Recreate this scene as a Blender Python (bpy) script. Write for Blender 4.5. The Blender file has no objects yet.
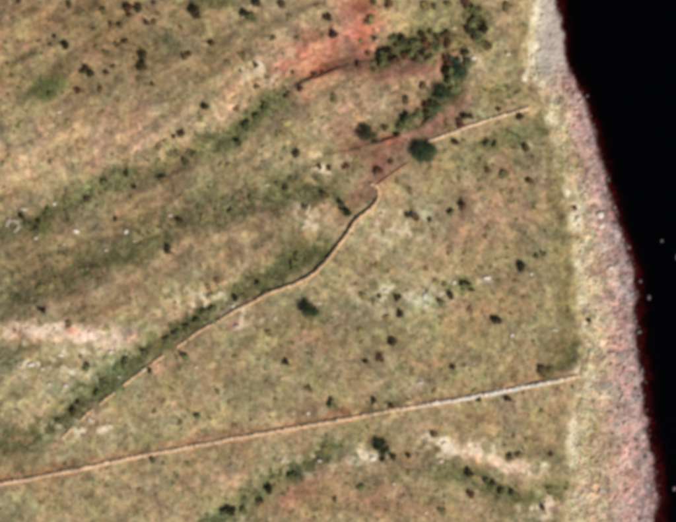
import bpy, bmesh, math, random
import numpy as np
from mathutils import Vector

random.seed(7)
rng = np.random.default_rng(11)
scene = bpy.context.scene

# ------------------------------------------------------------------ camera, sky, sun, exposure
PW, PH = 676.0, 522.0            # photograph size in pixels
S = 0.25                         # metres on the ground for one photograph pixel
ZR = 5.0                         # mean level of the land
H = 640.0                        # height of the aerial camera
cam_data = bpy.data.cameras.new('aerial_camera')
cam = bpy.data.objects.new('aerial_camera', cam_data)
scene.collection.objects.link(cam)
scene.camera = cam
cam.location = (0, 0, H)
cam.rotation_euler = (0, 0, 0)
cam_data.sensor_fit = 'HORIZONTAL'
cam_data.sensor_width = 36.0
cam_data.lens = 36.0 * (H - ZR) / (PW * S)
cam_data.clip_start = 1.0
cam_data.clip_end = 8000.0

SUN_EL, SUN_AZ = 47.0, 138.0     # azimuth clockwise from the top of the picture
world = bpy.data.worlds.new('World')
scene.world = world
world.use_nodes = True
wn = world.node_tree
sky = wn.nodes.new('ShaderNodeTexSky')
sky.sky_type = 'NISHITA'
sky.sun_disc = False
sky.sun_elevation = math.radians(SUN_EL)
sky.sun_rotation = math.radians(SUN_AZ)
bg = wn.nodes['Background']
wn.links.new(sky.outputs[0], bg.inputs[0])
bg.inputs[1].default_value = 0.05

sun_data = bpy.data.lights.new('sun', 'SUN')
sun_data.energy = 4.6
sun_data.angle = math.radians(0.5)
sun_data.color = (1.0, 0.94, 0.86)
sun = bpy.data.objects.new('sun', sun_data)
scene.collection.objects.link(sun)
_d = Vector((math.sin(math.radians(SUN_AZ)) * math.cos(math.radians(SUN_EL)),
             math.cos(math.radians(SUN_AZ)) * math.cos(math.radians(SUN_EL)), math.sin(math.radians(SUN_EL))))
sun.rotation_euler = _d.to_track_quat('Z', 'Y').to_euler()
sun.location = _d * 300

scene.view_settings.view_transform = 'Standard'
scene.view_settings.look = 'None'
scene.view_settings.gamma = 1.0
scene.view_settings.exposure = 0.25
scene.render.engine = 'CYCLES'
scene.cycles.filter_width = 6.2          # soft optics of an image taken from orbit
scene.cycles.use_denoising = True
scene.cycles.max_bounces = 5
scene.cycles.transparent_max_bounces = 8
scene.cycles.volume_bounces = 0
LIT = 1.36                       # what a flat surface of albedo 1 shows under this light

def lin(c):
    c = np.asarray(c, float) / 255.0
    return np.where(c <= 0.04045, c / 12.92, ((c + 0.055) / 1.055) ** 2.4)

def alb(c):                      # seen colour (sRGB 0..255) -> base colour
    return lin(c) / LIT

# ------------------------------------------------------------------ noise and distance helpers
def vnoise(x, y, seed=0):
    xi = np.floor(x).astype(np.int64); yi = np.floor(y).astype(np.int64)
    xf = x - xi; yf = y - yi
    xf = xf * xf * xf * (xf * (xf * 6 - 15) + 10); yf = yf * yf * yf * (yf * (yf * 6 - 15) + 10)
    def hh(a, b):
        n = (a * 374761393 + b * 668265263 + seed * 1274126177) & 0x7fffffff
        n = ((n ^ (n >> 13)) * 1274126177) & 0x7fffffff
        n = ((n ^ (n >> 15)) * 2246822519) & 0x7fffffff
        return ((n ^ (n >> 14)) & 0xffff) / 32767.5 - 1.0
    a = hh(xi, yi); b = hh(xi + 1, yi); c = hh(xi, yi + 1); d = hh(xi + 1, yi + 1)
    return (a * (1 - xf) + b * xf) * (1 - yf) + (c * (1 - xf) + d * xf) * yf

def fbm(x, y, scale, oct=4, seed=0, gain=0.55):
    t = np.zeros_like(x, float); amp = 1.0; f = 1.0 / scale; tot = 0
    for i in range(oct):
        ca, sa = math.cos(i * 1.3 + 0.4), math.sin(i * 1.3 + 0.4)
        t += amp * vnoise((x * ca - y * sa) * f + 13.7 * i, (x * sa + y * ca) * f - 7.1 * i, seed + i)
        tot += amp * amp; amp *= gain; f *= 2.03
    return t / math.sqrt(tot)

def pdist(u, v, pts, signed=False):
    best = np.full(u.shape, 1e9); sg = np.zeros(u.shape)
    for (x0, y0), (x1, y1) in zip(pts[:-1], pts[1:]):
        dx, dy = x1 - x0, y1 - y0
        L2 = dx * dx + dy * dy
        t = np.clip(((u - x0) * dx + (v - y0) * dy) / L2, 0, 1)
        d = np.hypot(u - x0 - t * dx, v - y0 - t * dy)
        m = d < best
        best = np.where(m, d, best)
        if signed:
            sg = np.where(m, np.sign(dx * (v - y0) - dy * (u - x0)), sg)
    return (best, sg) if signed else best

def smooth(a, b, x):
    t = np.clip((x - a) / (b - a), 0, 1)
    return t * t * (3 - 2 * t)

# ------------------------------------------------------------------ plan of the place, traced in photograph pixels
WATER = [(548, -60), (556, 0), (563, 40), (567, 60), (576, 78), (584, 100), (591, 125), (599, 150), (607, 185), (615, 215),
         (623, 240), (631, 262), (634, 285), (634, 310), (635, 335), (640, 370), (643, 395), (645, 420), (648, 445),
         (653, 470), (656, 500), (655, 522), (660, 580)]
BANK = [(538, -60), (536, 0), (533, 30), (531, 66), (534, 80), (546, 104), (556, 130), (563, 160), (570, 190), (576, 220),
        (580, 255), (582, 300), (586, 335), (584, 358), (580, 378), (580, 410), (577, 440), (574, 480), (571, 522), (570, 580)]
BAND_A = [(-40, 240), (0, 228), (30, 223), (60, 207), (100, 188), (120, 178), (150, 165), (190, 152), (220, 138), (245, 120), (270, 104), (296, 86)]
BAND_B = [(-20, 300), (40, 285), (80, 265), (125, 246), (165, 226), (205, 212), (250, 200), (290, 188), (318, 183)]
BAND_C = [(-30, 462), (0, 448), (40, 430), (75, 406), (105, 383), (135, 357), (170, 334), (205, 311), (235, 292), (265, 277), (295, 260), (322, 246)]
BAND_D = [(185, 545), (225, 514), (260, 490), (300, 467), (332, 449)]
BAND_E = [(440, 468), (480, 480), (515, 494), (560, 492)]
GULLY_1 = [(290, 86), (308, 78), (330, 69), (350, 62), (380, 58), (410, 57), (440, 52), (470, 44)]
GULLY_2 = [(345, 150), (375, 141), (398, 134), (419, 125), (431, 112), (445, 100), (460, 82), (472, 62)]
WALL_LONG = [(-40, 491), (0, 484), (60, 473), (120, 460), (180, 448), (240, 437), (300, 427), (360, 416), (420, 406), (480, 396), (530, 386), (578, 376)]
WALL_CURVE = [(62, 438), (84, 416), (108, 397), (133, 379), (160, 358), (185, 341), (212, 324), (240, 308), (266, 295), (292, 285), (312, 276), (326, 262),
              (338, 246), (350, 230), (355, 221), (364, 214), (373, 207), (378, 199), (379, 191), (376, 185), (371, 184)]
WALL_UPPER = [(428, 141), (445, 136), (462, 129), (480, 122), (500, 116), (514, 112), (528, 109)]
WALL_STUB = [(379, 184), (385, 179), (394, 173), (408, 163)]

def interp_coast(v, line):
    ys = np.array([p[1] for p in line], float); xs = np.array([p[0] for p in line], float)
    r = np.interp(v, ys, xs)
    lo = xs[0] + (v - ys[0]) * 0.12; hi = xs[-1] + (v - ys[-1]) * 0.08
    r = np.where(v < ys[0], lo, r)
    return np.where(v > ys[-1], hi, r)

def height(x, y):
    """ground level in metres at world x, y"""
    x = np.asarray(x, float); y = np.asarray(y, float)
    u = PW / 2 + x / S; v = PH / 2 - y / S
    wob = fbm(u, v, 9, 3, 51) * 2.0 + fbm(u, v, 30, 2, 52) * 2.2
    w = interp_coast(v, WATER) + wob
    b = interp_coast(v, BANK) + fbm(u, v, 14, 3, 53) * 2.6 + fbm(u, v, 40, 2, 54) * 2.6
    far = np.abs(v - 261) + np.abs(u - 338)
    shelf = 5 + 5 * smooth(150, 330, v) + 3 * fbm(u, v, 24, 2, 57)
    sea = -0.05 - np.maximum(u - w, 0) * 0.045 - np.maximum(u - w - shelf, 0) * 0.16
    sea = np.maximum(sea, -22)
    t = np.clip((w - u) / np.maximum(w - b, 4), 0, 1)
    beach = -0.05 + 1.7 * t ** 0.9
    inland = np.maximum(b - u, 0) * S
    land = 1.65 + 1.1 * smooth(0, 1.6, inland) + 0.045 * np.minimum(inland, 400) + 0.0
    z = np.where(u > w, sea, np.where(u > b, beach, land))
    lm = smooth(0, 8, inland)
    # broad swells and shallow draws
    z = z + lm * (0.9 * fbm(u, v, 130, 2, 3) + 0.22 * fbm(u, v, 34, 3, 5))
    for band, dep, ww in ((BAND_A, 0.9, 16), (BAND_B, 0.6, 16), (BAND_C, 0.9, 12), (BAND_D, 0.7, 14), (BAND_E, 0.6, 14)):
        z = z - lm * dep * np.exp(-(pdist(u, v, band) / ww) ** 2)
    for g, dep, spots in ((GULLY_1, 1.7, ((324, 71, 30),)), (GULLY_2, 1.9, ((426, 118, 13), (386, 138, 13)))):
        d, sg = pdist(u + fbm(u, v, 14, 2, 8) * 1.5, v, g, True)
        along = np.full(u.shape, 0.25)
        for cx_, cy_, rr_ in spots: along = np.maximum(along, np.exp(-(np.hypot(u - cx_, v - cy_) / rr_) ** 2))
        z = z - lm * dep * along * np.where(sg > 0, np.exp(-(d / 1.7) ** 2), np.exp(-(d / 14) ** 2)) * (0.75 + 0.35 * fbm(u, v, 25, 1, 9))
    d, sg = pdist(u, v, [(552, 374), (566, 368), (578, 352)], True)
    z = z - 0.7 * np.exp(-((u - 566) / 8) ** 2 - ((v - 361) / 9) ** 2)
    # small relief
    z = z + lm * (0.09 * fbm(u, v, 9, 2, 17) + 0.055 * fbm(u, v, 3.2, 2, 19))
    rock = (1 - lm) * smooth(-26, -2, w - u)
    z = z + rock * (0.10 * fbm(u, v, 6, 2, 23) + 0.13 * fbm(u, v, 2.6, 2, 29))
    return z

def P(px, py):
    """point on the ground that the photograph shows at this pixel"""
    z = ZR
    for _ in range(4):
        k = S * (H - z) / (H - ZR)
        x = (px - PW / 2) * k; y = (PH / 2 - py) * k
        z = float(height(np.array([x]), np.array([y]))[0])
    return Vector((x, y, z))

def PN(px, py):
    px = np.asarray(px, float); py = np.asarray(py, float); z = np.full(px.shape, ZR)
    for _ in range(3):
        k = S * (H - z) / (H - ZR)
        x = (px - PW / 2) * k; y = (PH / 2 - py) * k
        z = height(x, y)
    return x, y, z

def to_px(x, y, z):
    k = S * (H - z) / (H - ZR)
    return PW / 2 + x / k, PH / 2 - y / k

# ------------------------------------------------------------------ colour of soil and low plants
def ground_colour(u, v):
    """base colour of the soil / dry turf at a plan position, and masks of where plants or stones grow"""
    wu = u + fbm(u, v, 16, 3, 101) * 4.5 + fbm(u, v, 4, 2, 103) * 1.2
    wv = v + fbm(u, v, 16, 3, 111) * 4.5 + fbm(u, v, 4, 2, 113) * 1.2
    col = np.zeros(u.shape + (3,)) + np.array((161, 144, 107.0))
    def mix(c, m):
        nonlocal col
        m = np.clip(m, 0, 1)[..., None]
        col = col * (1 - m) + np.array(c, float) * m
    def blob(cx, cy, rx, ry, c, k=0.7, ang=0):
        a = math.radians(ang); dx = wu - cx; dy = wv - cy
        q = ((dx * math.cos(a) - dy * math.sin(a)) / rx) ** 2 + ((dx * math.sin(a) + dy * math.cos(a)) / ry) ** 2
        m = k * smooth(1.45, 0.45, np.sqrt(q))
        mix(c, m); return m
    def line(pts, w, c, k=0.7):
        m = k * smooth(1.75, 0.35, pdist(wu, wv, pts) / w)
        m = m * (0.8 + 0.35 * fbm(u, v, 12, 2, 131))
        mix(c, m); return m
    def thicket(pts, w, c, k):
        m = k * smooth(2.1, 0.2, pdist(wu, wv, pts) / w) * (0.35 + 0.65 * smooth(-0.9, 0.5, fbm(u, v, 8, 3, 133)))
        mix(c, m); return m
    # broad zones
    blob(70, 45, 180, 62, (142, 120, 87), 0.9)
    blob(90, 140, 190, 28, (181, 153, 119), 0.75, 14)
    blob(420, 15, 70, 26, (168, 156, 112), 0.6)
    blob(100, 265, 140, 45, (143, 124, 92), 0.75, 18)
    blob(390, 95, 60, 22, (188, 156, 124), 0.7, 20)
    blob(265, 62, 34, 16, (196, 174, 137), 0.7, 30)
    blob(490, 215, 60, 45, (163, 137, 108), 0.7)
    blob(500, 330, 70, 40, (160, 141, 102), 0.6)
    blob(400, 235, 45, 30, (178, 160, 124), 0.55)
    blob(380, 300, 65, 24, (178, 164, 126), 0.5)
    blob(230, 370, 120, 40, (157, 140, 102), 0.5)
    blob(130, 480, 150, 26, (160, 138, 104), 0.5)
    blob(350, 500, 90, 26, (166, 134, 100), 0.6)
    blob(480, 430, 80, 30, (163, 142, 106), 0.6)
    blob(525, 25, 30, 40, (160, 136, 98), 0.7)
    blob(60, 372, 85, 26, (163, 154, 118), 0.65)
    blob(330, 150, 40, 30, (184, 166, 128), 0.5)
    blob(280, 220, 50, 25, (166, 154, 112), 0.5, 25)
    line([(p[0] + 7, p[1] + 17) for p in BAND_A], 15, (146, 129, 97), 0.75)
    line([(p[0] + 4, p[1] + 16) for p in BAND_B], 14, (152, 135, 103), 0.6)
    line([(120, 166), (160, 150), (200, 128), (235, 98), (270, 72)], 7, (192, 165, 130), 0.7)
    # pale and red soil
    line([(354, -8), (364, 24), (348, 44), (322, 56), (296, 68)], 36, (194, 148, 120), 0.8)
    line([(360, 16), (345, 42), (322, 55), (298, 67)], 20, (204, 134, 112), 0.92)
    line([(350, -8), (360, 16)], 13, (178, 122, 94), 0.7)
    line([(358, 2), (366, 26), (362, 42)], 8, (176, 108, 80), 0.75)
    line([(306, 74), (330, 64), (352, 55), (385, 52)], 5, (170, 104, 82), 0.8)
    blob(289, 53, 9, 6, (228, 190, 156), 0.8, 40)
    blob(250, 76, 14, 3.5, (214, 196, 158), 0.7, 38)
    line([(385, 70), (412, 66), (445, 60)], 9, (178, 131, 108), 0.7)
    blob(393, 140, 9, 9, (186, 122, 94), 0.6)
    line([(405, 134), (425, 126), (437, 118)], 5, (178, 132, 116), 0.8)
    blob(356, 190, 16, 6, (180, 140, 118), 0.6, 35)
    line([(-20, 329), (30, 331), (75, 331), (105, 340), (130, 336)], 9, (226, 192, 166), 1.0)
    blob(74, 330, 10, 4.5, (212, 148, 122), 0.7)
    blob(12, 333, 18, 4, (206, 178, 146), 0.7)
    line([(168, 322), (195, 305), (222, 286), (246, 272), (272, 256)], 7, (200, 168, 134), 0.9)
    blob(236, 326, 7, 7, (212, 158, 130), 0.7)
    line([(0, 440), (30, 424), (60, 414)], 6, (190, 158, 118), 0.5)
    line([(55, 446), (78, 432), (100, 424)], 6, (196, 158, 128), 0.6)
    blob(156, 370, 7, 6, (206, 158, 128), 0.8)
    line([(285, 502), (312, 484), (345, 464)], 9, (178, 132, 104), 0.65)
    blob(385, 498, 30, 14, (180, 142, 112), 0.7)
    line([(428, 437), (455, 446), (480, 454), (508, 466), (545, 470)], 5, (238, 218, 186), 1.0)
    line([(490, 460), (520, 470)], 6, (222, 182, 154), 0.6)
    blob(445, 444, 8, 5, (242, 226, 200), 0.8, -20)
    blob(545, 508, 10, 14, (208, 176, 148), 0.6)
    blob(418, 300, 13, 10, (214, 202, 166), 0.8)
    blob(384, 291, 6, 4, (220, 208, 182), 0.7)
    blob(424, 212, 14, 7, (200, 184, 152), 0.7)
    blob(418, 384, 9, 5, (200, 186, 156), 0.6)
    blob(362, 456, 16, 6, (182, 176, 142), 0.6)
    blob(474, 60, 9, 5, (210, 184, 152), 0.7)
    blob(462, 100, 8, 4, (205, 175, 146), 0.7, 40)
    blob(487, 279, 8, 3, (208, 196, 172), 0.7)
    line([(345, 63), (380, 66), (420, 66), (452, 58)], 13, (132, 94, 78), 0.85)
    line([(350, 140), (378, 150), (400, 140), (430, 118), (450, 98)], 16, (130, 92, 74), 0.85)
    line([(402, 146), (385, 166), (370, 186), (350, 206)], 11, (130, 98, 80), 0.85)
    blob(394, 140, 9, 8, (180, 112, 84), 0.6)
    line([(405, 134), (425, 127), (438, 118)], 4, (184, 138, 120), 0.8)
    line([(352, 226), (362, 215), (374, 208)], 6, (190, 172, 134), 0.5)
    # strips beside the long wall (trodden soil, then the wall's reddish shadow painted along its upper side)
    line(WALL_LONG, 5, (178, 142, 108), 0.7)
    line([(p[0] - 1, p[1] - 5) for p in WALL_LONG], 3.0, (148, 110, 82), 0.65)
    # field edge strip with faint wheel marks
    line([(528, 66), (536, 96), (541, 130)], 2.2, (132, 106, 76), 0.7)
    line([(548, 118), (556, 170), (562, 230), (564, 290), (566, 360)], 9, (132, 118, 77), 0.8)
    line([(541, 250), (546, 290), (557, 325)], 2.0, (172, 158, 120), 0.75)
    line([(552, 270), (560, 318)], 2.0, (176, 162, 126), 0.5)
    line([(548, 372), (566, 367), (578, 346)], 6, (84, 82, 50), 0.9)
    blob(566, 356, 8, 14, (104, 104, 66), 0.7)
    blob(12, 227, 8, 6, (200, 172, 142), 0.7)
    # green growth
    g = np.zeros(u.shape)
    def green(m):
        nonlocal g
        g = np.maximum(g, m)
    green(thicket(BAND_A, 11, (108, 106, 71), 0.88))
    green(line([(230, 145), (246, 122), (266, 106), (278, 100)], 8, (96, 108, 62), 0.8))
    green(blob(32, 224, 18, 9, (98, 102, 62), 0.85, 20))
    line([(p[0] + 3, p[1] + 24) for p in BAND_B[1:]], 8, (182, 156, 122), 0.6)
    green(thicket(BAND_B, 16, (104, 100, 68), 0.95))
    green(blob(140, 245, 32, 14, (118, 118, 80), 0.7, 25))
    green(thicket(BAND_C, 10, (100, 100, 63), 0.95))
    green(blob(125, 368, 24, 9, (98, 106, 68), 0.8, 38))
    green(thicket(BAND_D, 9, (94, 100, 66), 0.9))
    green(thicket(BAND_E, 9, (108, 112, 70), 0.75))
    green(blob(48, 87, 17, 12, (102, 112, 64), 0.9))
    green(blob(212, 3, 24, 9, (112, 108, 68), 0.7))
    green(blob(458, 285, 14, 12, (120, 124, 80), 0.7))
    green(blob(500, 140, 32, 9, (120, 122, 80), 0.7, 15))
    green(blob(470, 165, 22, 12, (126, 122, 82), 0.5))
    green(line([(378, 57), (392, 50), (410, 44), (432, 42), (446, 40)], 11, (94, 92, 56), 0.9))
    green(line([(398, 126), (412, 120)], 7, (104, 102, 62), 0.8)); green(line([(430, 108), (442, 96), (452, 80), (460, 68)], 10, (86, 94, 58), 0.9))
    green(blob(470, 30, 20, 28, (124, 116, 74), 0.7))
    green(blob(500, 92, 26, 14, (132, 120, 78), 0.6))
    green(blob(380, 408, 28, 7, (132, 126, 90), 0.6, 10))
    green(blob(545, 125, 8, 14, (122, 122, 76), 0.6))
    green(blob(318, 325, 16, 8, (128, 128, 88), 0.6))
    green(blob(292, 262, 22, 9, (112, 112, 74), 0.6, 35))
    green(blob(350, 250, 16, 10, (150, 142, 98), 0.5))
    green(blob(10, 358, 14, 12, (118, 120, 88), 0.6))
    green(blob(178, 44, 22, 12, (124, 122, 88), 0.5))
    green(blob(364, 480, 12, 12, (134, 132, 98), 0.6))
    # mottling of dry turf, bare soil and herbs
    big = fbm(u, v, 42, 3, 141)
    mid = fbm(u, v, 10, 3, 143, 0.7)
    fin = fbm(u, v, 4.2, 2, 147, 0.7)
    hue = fbm(u, v, 13, 3, 151, 0.7)
    hue2 = fbm(u, v, 5, 2, 157)
    ru = (u * 0.86 - v * 0.5); rv = (u * 0.5 + v * 0.86)
    streak = fbm(ru * 0.2, rv, 8, 3, 167, 0.65) * smooth(60, -60, v - 470 + 0.85 * u) + 0.4 * fbm(u, v, 8, 3, 168)
    lum = 1 + 0.09 * big + 0.11 * mid + 0.15 * fin + 0.15 * streak
    spots = smooth(0.9, 1.7, fbm(u, v, 5.5, 2, 161)) * 0.30
    dark = smooth(0.95, 1.8, fbm(u, v, 6.5, 2, 163)) * 0.24
    lum = lum + spots - dark
    col = col * lum[..., None]
    hv = (0.032 * hue + 0.026 * hue2 + 0.028 * fbm(u, v, 36, 2, 159))
    col[..., 0] *= 0.995; col[..., 1] *= 0.992; col[..., 2] *= 1.0
    col[..., 0] *= 1 + hv
    col[..., 1] *= 1 - 0.45 * hv
    col[..., 2] *= 1 - 0.10 * hv - 0.05 * fbm(u, v, 18, 2, 171)
    reg = np.zeros(u.shape)
    for cx, cy, rx, ry in ((400, 296, 62, 20), (62, 358, 80, 28), (30, 330, 60, 8), (395, 225, 45, 20), (200, 300, 40, 20), (80, 425, 60, 16), (370, 455, 40, 10),
                           (465, 450, 50, 14), (470, 60, 24, 12), (540, 505, 26, 16), (262, 70, 26, 16), (310, 215, 24, 20), (230, 318, 40, 12), (310, 465, 34, 12), (330, 165, 30, 14)):
        reg = np.maximum(reg, smooth(1.3, 0.3, np.sqrt(((u - cx) / rx) ** 2 + ((v - cy) / ry) ** 2)))
    sp = fbm(u, v, 6.5, 2, 175)
    mix((240, 222, 194), 0.92 * smooth(-0.15, 1.0, sp) * (0.07 + 0.93 * reg))
    mix((112, 108, 70), 0.55 * smooth(0.5, 1.4, -sp) * (0.25 + 0.75 * reg))
    # shore
    wob = fbm(u, v, 9, 3, 51) * 2.0 + fbm(u, v, 30, 2, 52) * 2.2
    w = interp_coast(v, WATER) + wob
    b = interp_coast(v, BANK) + fbm(u, v, 14, 3, 53) * 2.6 + fbm(u, v, 40, 2, 54) * 2.6
    t = np.clip((w - u) / np.maximum(w - b, 4), 0, 1)
    cream = np.array((204, 186, 148.0)); pink = np.array((193, 158, 146.0)); grey = np.array((164, 142, 141.0))
    t2 = np.clip(t + 0.14 * fbm(u, v, 15, 3, 181), 0, 1)[..., None]
    bc = np.where(t2 > 0.4, pink + (cream - pink) * np.minimum((t2 - 0.4) * 2.2, 1), grey + (pink - grey) * (t2 * 2.5))
    ol = (np.clip(fbm(u, v, 20, 3, 185) + 0.15, 0, 1) * smooth(0.35, 0.75, t))[..., None]
    bc = bc * (1 - ol * 0.75) + np.array((154, 138, 98.0)) * ol * 0.75
    bc = bc * (1 + 0.15 * fbm(u, v, 8, 2, 191) + 0.15 * fbm(u, v, 4, 2, 193) + 0.34 * smooth(0.7, 1.6, fbm(u, v, 7, 2, 194)) - 0.2 * smooth(0.8, 1.7, fbm(u, v, 6, 2, 196)))[..., None]
    bn = fbm(u, v, 10, 3, 189, 0.65)
    for cc, mm in (((226, 206, 188), 0.75 * smooth(0.3, 1.3, bn)), ((150, 120, 104), 0.55 * smooth(0.3, 1.3, -bn)), ((168, 158, 150), 0.5 * smooth(0.3, 1.2, fbm(u, v, 14, 3, 188)))):
        bc = bc * (1 - mm[..., None]) + np.array(cc, float) * mm[..., None]
    pb = 1 + 0.06 * fbm(u, v, 8, 2, 195); bc[..., 0] *= pb
    gm = (0.75 * smooth(96, 60, v + 0.4 * (u - 545) + 6 * fbm(u, v, 12, 2, 203)) * smooth(532, 538, u))[..., None]
    bc = bc * (1 - gm) + np.array((180, 174, 164.0)) * (1 + 0.07 * fbm(u, v, 7, 3, 198))[..., None] * gm
    sm = smooth(-12, 8, u - b + 5 * fbm(u, v, 9, 2, 201))[..., None]
    col = col * (1 - sm) + bc * sm
    lip = np.exp(-((u - b) / 6) ** 2) * smooth(-0.4, 0.7, fbm(u, v, 12, 3, 197))
    mix((240, 230, 200), lip * 0.85)
    line([(534, 46), (533, 60), (530, 72), (524, 78)], 3, (244, 232, 204), 0.9)
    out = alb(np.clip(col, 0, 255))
    # weed-covered sea bed
    seam = smooth(-2.0, 2.0, u - w)[..., None]
    bed = np.array((0.036, 0.0024, 0.0022)) * (1 + 0.8 * np.clip(fbm(u, v, 5, 3, 199), -1, 1.2))[..., None]
    out = out * (1 - seam) + bed * seam
    return out, g, smooth(-6, 4, u - b), u - w

# ------------------------------------------------------------------ materials
def new_mat(name):
    m = bpy.data.materials.new(name); m.use_nodes = True
    return m, m.node_tree, m.node_tree.nodes['Principled BSDF']

def attr_mat(name, rough=0.95, noise_scale=6.0, amount=0.35, bump=0.25, object_colour=False, spec=0.1):
    m, t, bs = new_mat(name)
    bs.inputs['Roughness'].default_value = rough
    bs.inputs['Specular IOR Level'].default_value = spec
    a = t.nodes.new('ShaderNodeAttribute'); a.attribute_name = 'tint'
    src = a.outputs['Color']
    if object_colour:
        oi = t.nodes.new('ShaderNodeObjectInfo')
        mx = t.nodes.new('ShaderNodeMix'); mx.data_type = 'RGBA'; mx.blend_type = 'MULTIPLY'; mx.inputs[0].default_value = 1
        t.links.new(src, mx.inputs[6]); t.links.new(oi.outputs['Color'], mx.inputs[7]); src = mx.outputs[2]
    tc = t.nodes.new('ShaderNodeTexCoord')
    n = t.nodes.new('ShaderNodeTexNoise'); n.inputs['Scale'].default_value = noise_scale
    n.inputs['Detail'].default_value = 5; n.inputs['Roughness'].default_value = 0.65
    t.links.new(tc.outputs['Object'], n.inputs['Vector'])
    mr = t.nodes.new('ShaderNodeMapRange')
    mr.inputs[1].default_value = 0.25; mr.inputs[2].default_value = 0.75
    mr.inputs[3].default_value = 1 - amount; mr.inputs[4].default_value = 1 + amount
    t.links.new(n.outputs['Fac'], mr.inputs[0])
    vm = t.nodes.new('ShaderNodeVectorMath'); vm.operation = 'SCALE'
    t.links.new(src, vm.inputs[0]); t.links.new(mr.outputs[0], vm.inputs['Scale'])
    t.links.new(vm.outputs[0], bs.inputs['Base Color'])
    if bump:
        bp = t.nodes.new('ShaderNodeBump'); bp.inputs['Strength'].default_value = bump; bp.inputs['Distance'].default_value = 0.2
        t.links.new(n.outputs['Fac'], bp.inputs['Height']); t.links.new(bp.outputs[0], bs.inputs['Normal'])
    return m

M_GROUND = attr_mat('soil_and_turf', 0.97, 1.1, 0.28, 0.5, spec=0.05)
M_STONE = attr_mat('loose_stone', 0.9, 2.5, 0.25, 0.3)
M_BOULDER = attr_mat('boulder_stone', 0.9, 3.0, 0.25, 0.5, True)
M_BLADE = attr_mat('grass_blade', 0.9, 0.6, 0.15, 0, spec=0.05)
M_LEAF = attr_mat('leaf', 0.8, 1.2, 0.25, 0, True, spec=0.12)
M_BARK = attr_mat('bark', 0.95, 5.0, 0.4, 0.4)

def water_mat():
    m = bpy.data.materials.new('dark_sea_water'); m.use_nodes = True
    t = m.node_tree; t.nodes.clear()
    o = t.nodes.new('ShaderNodeOutputMaterial')
    tr = t.nodes.new('ShaderNodeBsdfTransparent'); gl = t.nodes.new('ShaderNodeBsdfGlossy')
    gl.inputs['Roughness'].default_value = 0.12
    gl.inputs['Color'].default_value = (0.4, 0.4, 0.4, 1)
    fr = t.nodes.new('ShaderNodeFresnel'); fr.inputs['IOR'].default_value = 1.33
    mx = t.nodes.new('ShaderNodeMixShader')
    n = t.nodes.new('ShaderNodeTexNoise'); n.inputs['Scale'].default_value = 0.7; n.inputs['Detail'].default_value = 4
    tc = t.nodes.new('ShaderNodeTexCoord'); t.links.new(tc.outputs['Object'], n.inputs['Vector'])
    bp = t.nodes.new('ShaderNodeBump'); bp.inputs['Strength'].default_value = 0.3; bp.inputs['Distance'].default_value = 0.3
    t.links.new(n.outputs['Fac'], bp.inputs['Height'])
    t.links.new(bp.outputs[0], gl.inputs['Normal']); t.links.new(bp.outputs[0], fr.inputs['Normal'])
    t.links.new(fr.outputs[0], mx.inputs[0]); t.links.new(tr.outputs[0], mx.inputs[1]); t.links.new(gl.outputs[0], mx.inputs[2])
    t.links.new(mx.outputs[0], o.inputs['Surface'])
    va = t.nodes.new('ShaderNodeVolumeAbsorption')
    va.inputs['Color'].default_value = (0.50, 0.30, 0.30, 1); va.inputs['Density'].default_value = 1.5
    t.links.new(va.outputs[0], o.inputs['Volume'])
    return m
M_WATER = water_mat()

# ------------------------------------------------------------------ mesh helpers
def mesh_np(name, verts, faces, cols=None, mat=None, shade_smooth=False):
    verts = np.ascontiguousarray(verts, np.float32); faces = np.ascontiguousarray(faces, np.int32)
    me = bpy.data.meshes.new(name)
    nf, k = faces.shape
    me.vertices.add(len(verts)); me.vertices.foreach_set('co', verts.ravel())
    me.loops.add(nf * k); me.loops.foreach_set('vertex_index', faces.ravel())
    me.polygons.add(nf)
    me.polygons.foreach_set('loop_start', np.arange(0, nf * k, k, dtype=np.int32))
    me.polygons.foreach_set('loop_total', np.full(nf, k, np.int32))
    me.update(calc_edges=True)
    if cols is not None:
        at = me.color_attributes.new('tint', 'FLOAT_COLOR', 'POINT')
        c4 = np.ones((len(verts), 4), np.float32); c4[:, :3] = cols
        at.data.foreach_set('color', c4.ravel())
    if shade_smooth:
        me.polygons.foreach_set('use_smooth', np.ones(nf, bool))
    if mat: me.materials.append(mat)
    return me

def link(name, data, parent=None, **props):
    o = bpy.data.objects.new(name, data)
    scene.collection.objects.link(o)
    if parent: o.parent = parent
    for k, v in props.items(): o[k] = v
    return o

# ------------------------------------------------------------------ ground
def axis(lo, hi, step, reach):
    core = np.arange(lo, hi + step * 0.5, step)
    ext = []; d = step; p = 0.0
    while p < reach:
        d *= 1.32; p += d; ext.append(p)
    ext = np.array(ext)
    return np.concatenate([lo - ext[::-1], core, hi + ext])

gu = axis(-14, 692, 0.92, 9000); gv = axis(-14, 536, 0.92, 9000)
GU, GV = np.meshgrid(gu, gv)
gx = (GU - PW / 2) * S; gy = (PH / 2 - GV) * S
gz = height(gx, gy)
pu, pv = to_px(gx, gy, gz)
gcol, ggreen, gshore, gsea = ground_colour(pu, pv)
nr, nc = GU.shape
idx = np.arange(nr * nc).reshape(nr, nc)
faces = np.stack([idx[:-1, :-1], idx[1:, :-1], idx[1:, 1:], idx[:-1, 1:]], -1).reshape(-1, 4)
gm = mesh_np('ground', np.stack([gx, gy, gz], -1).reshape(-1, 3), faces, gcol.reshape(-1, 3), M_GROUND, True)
ground = link('ground', gm, kind='structure', label='dry olive and tan hillside sloping down to a rocky shore')

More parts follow.
